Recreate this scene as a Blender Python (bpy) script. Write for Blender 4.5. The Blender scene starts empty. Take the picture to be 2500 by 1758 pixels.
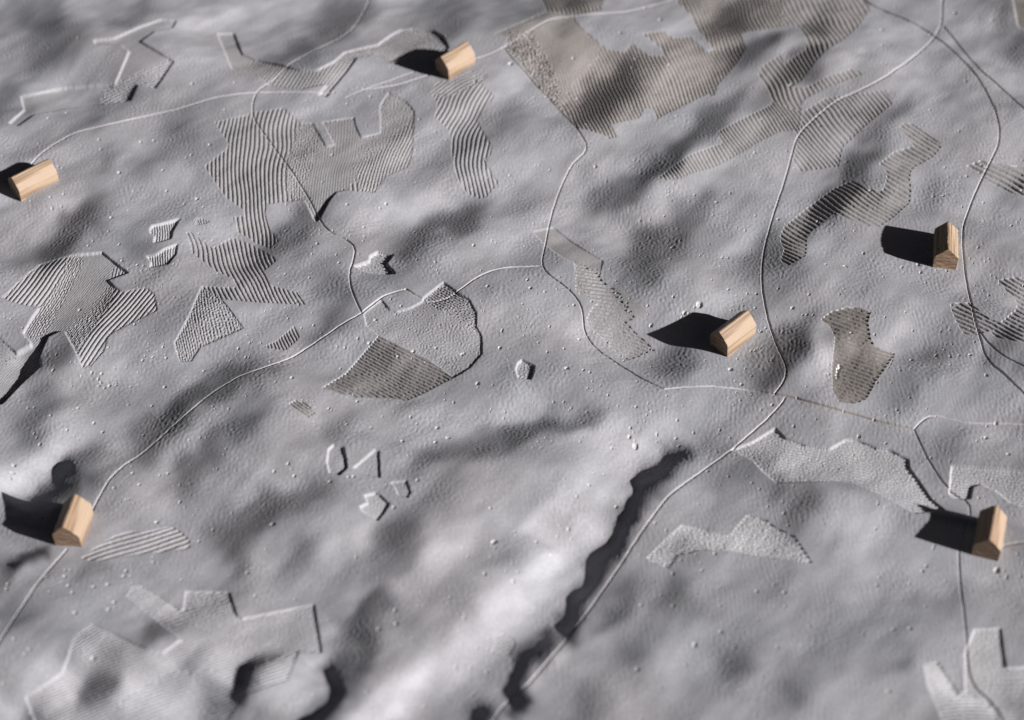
import bpy, bmesh, math, random
import numpy as np
from mathutils import Vector

# ----------------------------------------------------------------- camera, sky, sun, exposure
scene = bpy.context.scene
F_PX, PITCH, DIST = 4290.0, math.radians(43.0), 0.92        # focal length in photo pixels, look-down angle, metres to the centre
W_PX, H_PX = 2500.0, 1758.0
CAM = np.array([0.0, -DIST * math.cos(PITCH), DIST * math.sin(PITCH)])
cam_data = bpy.data.cameras.new("camera")
cam = bpy.data.objects.new("camera", cam_data)
scene.collection.objects.link(cam)
cam.location = CAM
cam.rotation_euler = (math.pi / 2 - PITCH, 0, 0)
cam_data.sensor_width = 36.0
cam_data.lens = 36.0 * F_PX / W_PX
cam_data.clip_start, cam_data.clip_end = 0.01, 50.0
cam_data.dof.use_dof = True
cam_data.dof.focus_distance = DIST * 1.035
cam_data.dof.aperture_fstop = 5.7
scene.camera = cam

SUN_EL, SUN_AZ = math.radians(23.0), math.radians(115.0)     # azimuth clockwise from +Y
LDIR = np.array([math.cos(SUN_EL) * math.sin(SUN_AZ), math.cos(SUN_EL) * math.cos(SUN_AZ), math.sin(SUN_EL)])
world = bpy.data.worlds.new("World")
scene.world = world
world.use_nodes = True
wn = world.node_tree.nodes
sky = wn.new("ShaderNodeTexSky")
sky.sky_type = 'NISHITA'
sky.sun_disc = False
sky.sun_elevation, sky.sun_rotation = SUN_EL, SUN_AZ
sky.air_density, sky.dust_density, sky.ozone_density = 0.25, 0.6, 0.3
warm = wn.new("ShaderNodeMix"); warm.data_type = 'RGBA'; warm.blend_type = 'MULTIPLY'   # daylight softened by a warm room
warm.inputs["Factor"].default_value = 1.0
warm.inputs["B"].default_value = (1.0, 0.74, 0.52, 1)
world.node_tree.links.new(sky.outputs[0], warm.inputs["A"])
world.node_tree.links.new(warm.outputs["Result"], wn["Background"].inputs[0])
wn["Background"].inputs[1].default_value = 0.026
sun_data = bpy.data.lights.new("sun", 'SUN')
sun_data.energy, sun_data.angle, sun_data.color = 5.0, math.radians(0.7), (1.0, 0.972, 0.955)
sun = bpy.data.objects.new("sun", sun_data)
scene.collection.objects.link(sun)
sun.rotation_euler = Vector(LDIR).to_track_quat('Z', 'Y').to_euler()
sun.location = (1, -1, 1)
scene.view_settings.view_transform = 'Standard'
scene.view_settings.look = 'None'
scene.view_settings.exposure = 0.36
scene.view_settings.gamma = 1.0
scene.view_settings.use_curve_mapping = False

rng = np.random.default_rng(7)
random.seed(7)
STEP = 1.1                                                     # mesh spacing, photo pixels
MM = 0.001

# ----------------------------------------------------------------- geometry of the view, used to trace the plan from the photograph
SP, CP = math.sin(PITCH), math.cos(PITCH)
def project(x, y, z):
    dx, dy, dz = x - CAM[0], y - CAM[1], z - CAM[2]
    depth = dy * CP - dz * SP
    up = dy * SP + dz * CP
    return W_PX / 2 + F_PX * dx / depth, H_PX / 2 - F_PX * up / depth
def ray_plane(u, v, z):
    a, b = (u - W_PX / 2) / F_PX, (H_PX / 2 - v) / F_PX
    dy, dz = CP + b * SP, -SP + b * CP
    t = (z - CAM[2]) / dz
    return CAM[0] + a * t, CAM[1] + dy * t

# tracing frames: letters are the zoomed tiles of the photograph the outlines were read from
K_T = 700.0 / 2261.0
TILES = {t: (600.0 * c, y, K_T) for r, y in ((0, 0.0), (1, 420.0), (2, 840.0), (3, 1258.0))
         for c, t in enumerate(("ABCD", "EFGH", "IJKL", "MNOQ")[r])}
TILES['f'] = (0.0, 0.0, 2500.0 / 2296.0)
def trace(s):
    out, cur = [], TILES['f']
    for tok in s.split():
        if tok in TILES:
            cur = TILES[tok]
        else:
            a, b = tok.split(',')
            out.append((cur[0] + float(a) * cur[2], cur[1] + float(b) * cur[2]))
    return np.array(out)

# ----------------------------------------------------------------- the relief: tones of the slopes, turned into heights
# each line: width, tone change against the flat ground, then a polyline (frame f)
STROKES = """
18 -45 50,35 85,22|14 -35 122,54|18 -38 153,100|18 -24 85,114|9 -30 260,45 330,22|12 -25 37,210|20 -32 0,240|25 15 412,71|25 10 470,43
15 -36 620,135 690,105|20 -40 740,45 790,15|15 -22 801,51|28 -52 1020,37|15 -25 957,17|18 -40 1130,30 1200,15|18 -20 906,82|15 -22 679,150
14 -22 213,250|10 -28 300,205|17 -30 404,296|16 -22 242,361|15 -22 321,367|18 12 284,345|20 -20 205,443|14 -60 196,480 170,500 148,528 136,556
22 20 136,478|22 16 165,465|20 -24 327,556|25 10 395,420|22 10 28,485|15 -15 108,562|13 -55 140,780 105,810|20 -30 600,570 634,545 685,500
20 14 643,480|20 12 608,494|18 -30 735,635 770,665|22 26 835,485 950,457|14 -46 906,548 963,522 1020,488 1063,471|25 9 1120,465|25 9 1120,556
16 -14 858,619|12 -18 892,664|12 -26 700,750 760,720|22 9 579,755
15 -52 370,942 412,908 469,879 540,842 583,842|18 -42 313,1007 355,965|20 -30 85,900 71,942 68,985|25 16 159,828|25 16 256,837|30 16 185,936|25 18 142,1013
24 48 20,1085 57,1066 110,1030|12 -172 162,1055 142,1085 114,1112 90,1130|9 -130 85,1240 30,1277|14 -40 8,1285|22 -38 185,1027|24 -30 199,1056
18 -26 530,965 560,925|16 -42 469,1007 426,1056 412,1093|20 15 420,993|25 15 364,1041|28 10 597,1013|18 -42 569,1163 512,1198|18 -20 634,1130|30 14 569,1098|25 9 370,1140
18 -36 594,1155 665,1124 722,1107|18 -30 750,968|18 -24 560,956|22 16 707,956|30 16 679,1056|25 10 608,1056
12 -38 949,1027 1006,1013 1080,996|10 -46 1140,984 1210,962 1244,942 1330,945|22 20 977,936 1120,930 1176,908|25 10 1091,1070|30 13 1063,1155|20 -26 892,1190|22 13 835,1192
22 20 1159,894|28 34 1344,970|26 62 1486,993 1415,1041 1358,1078 1315,1112|24 50 1201,1184 1287,1164|24 52 1287,1184 1230,1255 1159,1320|22 45 1108,1320|20 50 1105,1383|24 66 1105,1411 1006,1482 892,1567 850,1610 820,1660
13 -200 1518,1012 1494,1053 1443,1095 1428,1121 1411,1169 1388,1221 1366,1245 1344,1275 1322,1314 1294,1349 1286,1390 1275,1420
12 -185 1225,1450 1187,1470 1157,1511 1160,1553 1167,1587|15 -170 1085,1605 1060,1650|20 -45 1514,814|22 -46 1727,842|20 -24 1685,1036|15 -22 1600,1027 1628,1078
11 -40 1350,455 1386,434 1425,414|13 -52 1470,388 1500,355 1557,313 1600,270 1642,236|20 -42 1429,556 1472,545|16 -30 1528,500 1557,457|25 22 1187,378|22 22 1528,426|20 16 1585,384|20 20 1472,485|20 16 1386,536
25 -32 1443,627|25 30 1571,670|28 15 1671,570|22 12 1287,741|22 9 1202,684
20 -56 1395,165 1375,185 1358,213|18 -25 1330,267|15 -42 1295,14|22 25 1330,176|30 15 1528,159|10 -58 1656,131 1699,108 1735,88|14 -46 1767,159 1818,136|14 -30 1838,48|20 -36 1642,48|18 -30 1727,219
25 24 1145,185|22 15 1272,398|18 -15 1145,273|22 12 1400,284|20 10 1372,378|16 22 1775,108|15 20 1900,176|20 16 1733,335|18 15 1909,321
13 -58 1937,370 1895,404 1878,435 1866,471|14 -30 1852,480 1824,514|16 -36 1952,299|18 -26 2008,256|18 -26 2244,28|20 -36 2287,100|24 13 2165,57|25 9 1994,108|25 10 2079,176|22 10 2287,335
19 -40 1727,545 1738,570 1710,590|25 -18 1767,641|17 -46 1781,750 1767,789 1761,829|22 22 1838,784|22 20 1838,814|22 16 2022,770|20 -30 2264,778|18 -15 2207,812|14 -15 2040,800 2110,797|22 12 2216,457|14 -14 2096,448
18 -22 2023,894|18 -20 2136,987|20 13 1866,914|22 -26 1809,1132|15 -30 1738,1093|15 -20 1767,1170|35 16 1937,1170
12 -50 1358,1403|14 -26 1386,1369 1400,1326|20 -30 1514,1346|20 -28 1429,1454|22 12 1500,1496|22 -22 1315,1582|13 -26 1651,1505|12 -23 2028,1482|15 -32 1781,1548|14 -18 2131,1340|20 -20 1653,1497|15 10 1923,1354|20 8 1960,1434|25 10 1895,1553|15 -26 2287,1582
11 -72 858,1349 821,1383 798,1400|18 -32 821,1425 793,1468|12 -172 752,1512 746,1553 724,1600 700,1650|18 -50 793,1525|18 -30 892,1198|18 -30 915,1255|18 -26 850,1283|16 -24 679,1221 659,1255
20 13 793,1212|22 9 977,1269|22 15 1034,1226|22 10 608,1235|20 10 807,1314|25 15 977,1383|28 68 622,1567|20 48 693,1496|20 12 722,1411
16 -20 199,1275|16 -30 540,1240|30 52 110,1530 156,1515|25 60 28,1590|26 50 300,1550 330,1500|12 -50 190,1560 215,1520|10 -30 440,1480 470,1500|20 15 569,1340|20 15 597,1269|14 -46 236,1545|15 -32 100,1598|12 -36 350,1425|14 -24 384,1391|30 58 398,1553|25 40 483,1510|20 14 341,1510
12 -155 562,1506 553,1530 546,1552|16 -40 586,1496
"""
BASE_TONE = 150.0
LM_STEP, LM_U0, LM_V0, LM_NU, LM_NV = 3.0, -1200.0, -900.0, 1640, 1300
def seg_dist2(px, py, poly):
    d2 = np.full(px.shape, 1e12)
    if len(poly) == 1:
        return (px - poly[0][0]) ** 2 + (py - poly[0][1]) ** 2
    for (ax, ay), (bx, by) in zip(poly[:-1], poly[1:]):
        vx, vy = bx - ax, by - ay
        t = np.clip(((px - ax) * vx + (py - ay) * vy) / (vx * vx + vy * vy + 1e-12), 0, 1)
        d2 = np.minimum(d2, (px - ax - t * vx) ** 2 + (py - ay - t * vy) ** 2)
    return d2
def band_noise(n, wl, width, seed):
    """periodic band-limited noise, unit rms; wl = wavelength in cells"""
    r = np.random.default_rng(seed)
    k = np.hypot(*np.meshgrid(np.fft.fftfreq(n), np.fft.rfftfreq(n), indexing='ij'))
    flt = np.exp(-0.5 * (np.log(np.maximum(k, 1e-9) * wl) / width) ** 2)
    g = np.fft.irfft2(np.fft.rfft2(r.standard_normal((n, n))) * flt, s=(n, n))
    return (g / g.std()).astype(np.float32)
def bicubic(grid, fi, fj, wrap=False):
    """cubic B-spline lookup, smooth shading needs smooth heights"""
    n0, n1 = grid.shape
    i, j = np.floor(fi).astype(np.int32), np.floor(fj).astype(np.int32)
    a, b = (fi - i).astype(np.float32), (fj - j).astype(np.float32)
    def w(t):
        return ((1 - t) ** 3 / 6, (3 * t ** 3 - 6 * t ** 2 + 4) / 6, (-3 * t ** 3 + 3 * t ** 2 + 3 * t + 1) / 6, t ** 3 / 6)
    wa, wb = w(a), w(b)
    out = np.zeros(fi.shape, np.float32)
    for p in range(4):
        ii = (i + p - 1) % n0 if wrap else np.clip(i + p - 1, 0, n0 - 1)
        row = np.zeros(fi.shape, np.float32)
        for q in range(4):
            jj = (j + q - 1) % n1 if wrap else np.clip(j + q - 1, 0, n1 - 1)
            row += wb[q] * grid[ii, jj]
        out += wa[p] * row
    return out

def bilin(grid, fi, fj):
    n0, n1 = grid.shape
    i = np.clip(np.floor(fi).astype(int), 0, n0 - 2); j = np.clip(np.floor(fj).astype(int), 0, n1 - 2)
    a, b = np.clip(fi - i, 0, 1), np.clip(fj - j, 0, 1)
    return (grid[i, j] * (1 - a) * (1 - b) + grid[i + 1, j] * a * (1 - b) + grid[i, j + 1] * (1 - a) * b + grid[i + 1, j + 1] * a * b)
lu = LM_U0 + LM_STEP * np.arange(LM_NU)
lv = LM_V0 + LM_STEP * np.arange(LM_NV)
tone = np.full((LM_NV, LM_NU), BASE_TONE, np.float64)
steep = np.zeros_like(tone)
for item in STROKES.replace("\n", "|").split("|"):
    tk = item.split()
    if not tk:
        continue
    sg, amp = float(tk[0]) * 2500 / 2296, float(tk[1])
    if abs(amp) >= 100:
        sg *= 1.25
    else:
        amp *= 2.25 if amp < 0 else 1.4
        sg *= 1.28 if amp < 0 else 1.3
    poly = trace(" ".join(tk[2:]))
    lo, hi = poly.min(0) - 4 * sg, poly.max(0) + 4 * sg
    j0, j1 = int((lo[0] - LM_U0) / LM_STEP), int((hi[0] - LM_U0) / LM_STEP) + 1
    i0, i1 = int((lo[1] - LM_V0) / LM_STEP), int((hi[1] - LM_V0) / LM_STEP) + 1
    PU, PV = np.meshgrid(lu[j0:j1], lv[i0:i1])
    (steep if amp < -100 and float(tk[1]) < -100 else tone)[i0:i1, j0:j1] += amp * np.exp(-0.5 * seg_dist2(PU, PV, poly) / sg ** 2)
# the forms in the photograph wander: bend the strokes with two scales of noise
wu1, wv1 = band_noise(2048, 46, .3, 21)[:LM_NV, :LM_NU], band_noise(2048, 46, .3, 22)[:LM_NV, :LM_NU]
wu2, wv2 = band_noise(2048, 16, .3, 23)[:LM_NV, :LM_NU], band_noise(2048, 16, .3, 24)[:LM_NV, :LM_NU]
WI, WJ = np.meshgrid(np.arange(LM_NV), np.arange(LM_NU), indexing='ij')
tone_warp = (WI + 2.6 * wv1 + 0.4 * wv2, WJ + 2.6 * wu1 + 0.4 * wu2)

# the rolling forms run lower left to upper right: draw them out that way
fv, fu = np.meshgrid(np.fft.fftfreq(LM_NV, LM_STEP), np.fft.fftfreq(LM_NU, LM_STEP), indexing='ij')
dl = math.atan2(-0.66, 1.0)
f_long, f_short = fu * math.cos(dl) + fv * math.sin(dl), -fu * math.sin(dl) + fv * math.cos(dl)
tone = np.real(np.fft.ifft2(np.fft.fft2(tone - BASE_TONE) * np.exp(-2 * math.pi ** 2 * ((25.0 * f_long) ** 2 + (4.0 * f_short) ** 2))))
tone = 1.22 * bilin(tone, *tone_warp)
tone = BASE_TONE + np.where(tone > 0, 58 * np.tanh(tone / 58), 97 * np.tanh(tone / 97)) + 0.9 * bilin(steep, WI + 2.6 * wv1 + 0.9 * wv2, WJ + 2.6 * wu1 + 0.9 * wu2)

NG, GX0, GX1, GY0, GY1 = 2048, -0.75, 0.75, -0.62, 0.98
gx = GX0 + (GX1 - GX0) * np.arange(NG) / NG
gy = GY0 + (GY1 - GY0) * np.arange(NG) / NG
XX, YY = np.meshgrid(gx, gy)
n_mid = band_noise(2048, 26.0, 0.35, 3)                        # undulation the photograph shows between the larger forms
n_big = band_noise(2048, 70.0, 0.4, 4)
def ridge_noise(wl_mm, stretch, ang, seed):
    n, cell = 2048, 1500.0 / 2048
    fx, fy = np.meshgrid(np.fft.rfftfreq(n, cell), np.fft.fftfreq(n, cell))
    ca, sa = math.cos(ang), math.sin(ang)
    k = np.hypot((fx * ca + fy * sa) * stretch, -fx * sa + fy * ca)
    flt = np.exp(-0.5 * (np.log(np.maximum(k, 1e-9) * wl_mm) / 0.38) ** 2)
    g = np.fft.irfft2(np.fft.rfft2(np.random.default_rng(seed).standard_normal((n, n))) * flt, s=(n, n))
    return g / g.std()
n_ridge = 9.0 * ridge_noise(46, 3.4, math.radians(46), 31) + 4.0 * ridge_noise(18, 3.2, math.radians(52), 32) + 3.2 * ridge_noise(9.5, 2.6, math.radians(50), 33)
KLIT = 0.80                                                    # linear tone of a face square to the sun
kx = np.fft.fftfreq(NG, d=(GX1 - GX0) / NG)
ky = np.fft.fftfreq(NG, d=(GY1 - GY0) / NG)
KX, KY = np.meshgrid(2 * np.pi * kx, 2 * np.pi * ky)
hd = LDIR[:2] / np.linalg.norm(LDIR[:2])
KU, KW = KX * hd[0] + KY * hd[1], -KX * hd[1] + KY * hd[0]
ZB = np.zeros((NG, NG), np.float32)
S_FIX = 0.0
for it in range(5):
    U, V = project(XX, YY, ZB)
    t = bilin(tone, (V - LM_V0) / LM_STEP, (U - LM_U0) / LM_STEP)
    edge = np.clip(np.maximum(np.maximum(-U, U - W_PX), np.maximum(-V, V - H_PX)) / 250.0, 0, 1)
    calm = sum(np.exp(-((U - 2500 / 2296 * a) ** 2 + (V - 2500 / 2296 * b) ** 2) / (95.0 ** 2)) for a, b in ((2045, 560), (2125, 1190), (2190, 1200)))
    t = BASE_TONE + (t - BASE_TONE) * (1 - 0.9 * np.clip(calm, 0, 1)) + n_ridge * (1 + edge) * (1 - np.clip(calm, 0, .95)) + n_mid * (1.2 + 9 * edge) + n_big * (2.0 + 20 * edge)
    s = np.clip(t, 20, 245) / 255.0
    lin = np.where(s <= 0.04045, s / 12.92, ((s + 0.055) / 1.055) ** 2.4)
    alpha = SUN_EL - np.arcsin(np.clip(lin / KLIT, 0.0, 0.97))
    alpha = alpha + np.radians(np.clip(20 - t, 0, 140) * 0.17)
    S = np.tan(alpha)
    S = S - S.mean()
    SF = np.fft.fft2(S + S_FIX)
    den = KU ** 2 + 0.015 * KW ** 2 + 14.0 ** 2
    ZF = -1j * KU * SF / den
    ZB = np.real(np.fft.ifft2(ZF)).astype(np.float32)
    S_FIX = S_FIX + 0.6 * (S - np.real(np.fft.ifft2(1j * KU * ZF)))
for fx, fy, hgt, wid in ((2070, 1208, 0.7, 11), (2092, 1140, -1.3, 11)):      # the ground under the lower right shadow
    bx, by = ray_plane(2500 / 2296 * fx, 2500 / 2296 * fy, 0.0)
    ZB += (hgt * MM * np.exp(-((XX - bx) ** 2 + (YY - by) ** 2) / (2 * (wid * MM) ** 2))).astype(np.float32)
def base_z(x, y):
    return bicubic(ZB, (np.asarray(y) - GY0) / (GY1 - GY0) * NG, (np.asarray(x) - GX0) / (GX1 - GX0) * NG)
def ground_at(u, v, lift=0.0):
    u, v = np.atleast_1d(np.asarray(u, float)), np.atleast_1d(np.asarray(v, float))
    z = np.zeros_like(u)
    for _ in range(8):
        x, y = ray_plane(u, v, z + lift)
        z = 0.5 * z + 0.5 * base_z(x, y)
    x, y = ray_plane(u, v, z + lift)
    return x, y, z

# ----------------------------------------------------------------- the fine sheet of vertices
def axis(a, b, lo, hi):
    core = np.arange(a, b + STEP, STEP)
    def grow(start, end, sgn):
        out, st, p = [], STEP, start
        while (end - p) * sgn > 0:
            st *= 1.16
            p += sgn * st
            out.append(p)
        return out
    return np.array(grow(core[0], lo, -1)[::-1] + list(core) + grow(core[-1], hi, 1))
ua, va = axis(-60, 2560, -700, 3200), axis(-70, 1830, -560, 2500)
NU, NV = len(ua), len(va)
_, yrow = ray_plane(np.full(NV, W_PX / 2), va, 0.0)
deprow = (yrow - CAM[1]) * CP + CAM[2] * SP
GX = ((ua[None, :] - W_PX / 2) / F_PX * deprow[:, None])
GY = np.repeat(yrow[:, None], NU, 1)
GZ = base_z(GX, GY).astype(np.float64)
PU, PV = project(GX, GY, GZ)
PU, PV = PU.astype(np.float32), PV.astype(np.float32)
PXM = DIST / F_PX                                              # metres per photo pixel at the centre

def window(lo_u, hi_u, lo_v, hi_v, pad=45):
    j0, j1 = np.searchsorted(ua, [lo_u - pad, hi_u + pad]); i0, i1 = np.searchsorted(va, [lo_v - pad, hi_v + pad])
    return slice(max(i0, 0), min(i1 + 1, NV)), slice(max(j0, 0), min(j1 + 1, NU))
def in_poly(px, py, poly):
    m = np.zeros(px.shape, bool)
    x0, y0 = poly[-1]
    for x1, y1 in poly:
        c = (y1 > py) != (y0 > py)
        if y1 != y0:
            m ^= c & (px < (x0 - x1) * (py - y1) / (y0 - y1) + x1)
        x0, y0 = x1, y1
    return m
def box(a, r):
    for _ in range(3):
        for ax in (0, 1):
            p = np.concatenate([np.repeat(a.take([0], ax), r + 1, ax), a, np.repeat(a.take([-1], ax), r, ax)], ax).astype(np.float64).cumsum(ax)
            n = a.shape[ax]
            a = ((p.take(range(2 * r + 1, 2 * r + 1 + n), ax) - p.take(range(0, n), ax)) / (2 * r + 1)).astype(np.float32)
    return a
def blur(a, n=1):
    for _ in range(n):
        b = a.copy(); b[1:-1] = (a[:-2] + 2 * a[1:-1] + a[2:]) / 4
        a = b.copy(); a[:, 1:-1] = (b[:, :-2] + 2 * b[:, 1:-1] + b[:, 2:]) / 4
    return a

# surface texture of the cast: pebbled skin, cutter marks, fine grit
NT, TCELL = 2048, 0.21 * MM
TI, TJ = GY / TCELL, GX / TCELL
pebble = band_noise(NT, 13.0, 0.30, 11)
pebble = np.sign(pebble) * np.abs(pebble) ** 0.85
grit = band_noise(NT, 5.5, 0.35, 12)
patchy = band_noise(NT, 260.0, 0.5, 13)
zone = bicubic(patchy, TI, TJ, True)
skin = bicubic(pebble, TI * 0.72, TJ, True)
DZ = skin * (0.026 + 0.012 * np.clip(zone, -1.3, 1.6)) * MM
DZ *= 1 - 0.45 * np.clip((PV - 1000) / 350, 0, 1)             # the near part of the cast is smoother
DZ += bicubic(grit, TI, TJ, True) * 0.0035 * MM
lines = np.sin(2 * np.pi * (GX / (2.15 * MM) + 0.35 * bicubic(n_mid, TI * 0.2, TJ * 0.2, True)))
lmask = np.clip(0.55 + bicubic(patchy, TI + 700, TJ + 300, True) * 0.6, 0, 1) * np.clip((PU - 900) / 900, 0.25, 1)
DZ += lines * lmask * 0.019 * MM

FACE = np.zeros((NV - 1, NU - 1), np.int32)                    # which object each face belongs to
HMASK = np.zeros((NV, NU), np.float32)
label_of, next_id = {}, [1]
def new_id(**kw):
    i = next_id[0]; next_id[0] += 1
    label_of[i] = kw
    return i

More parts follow.
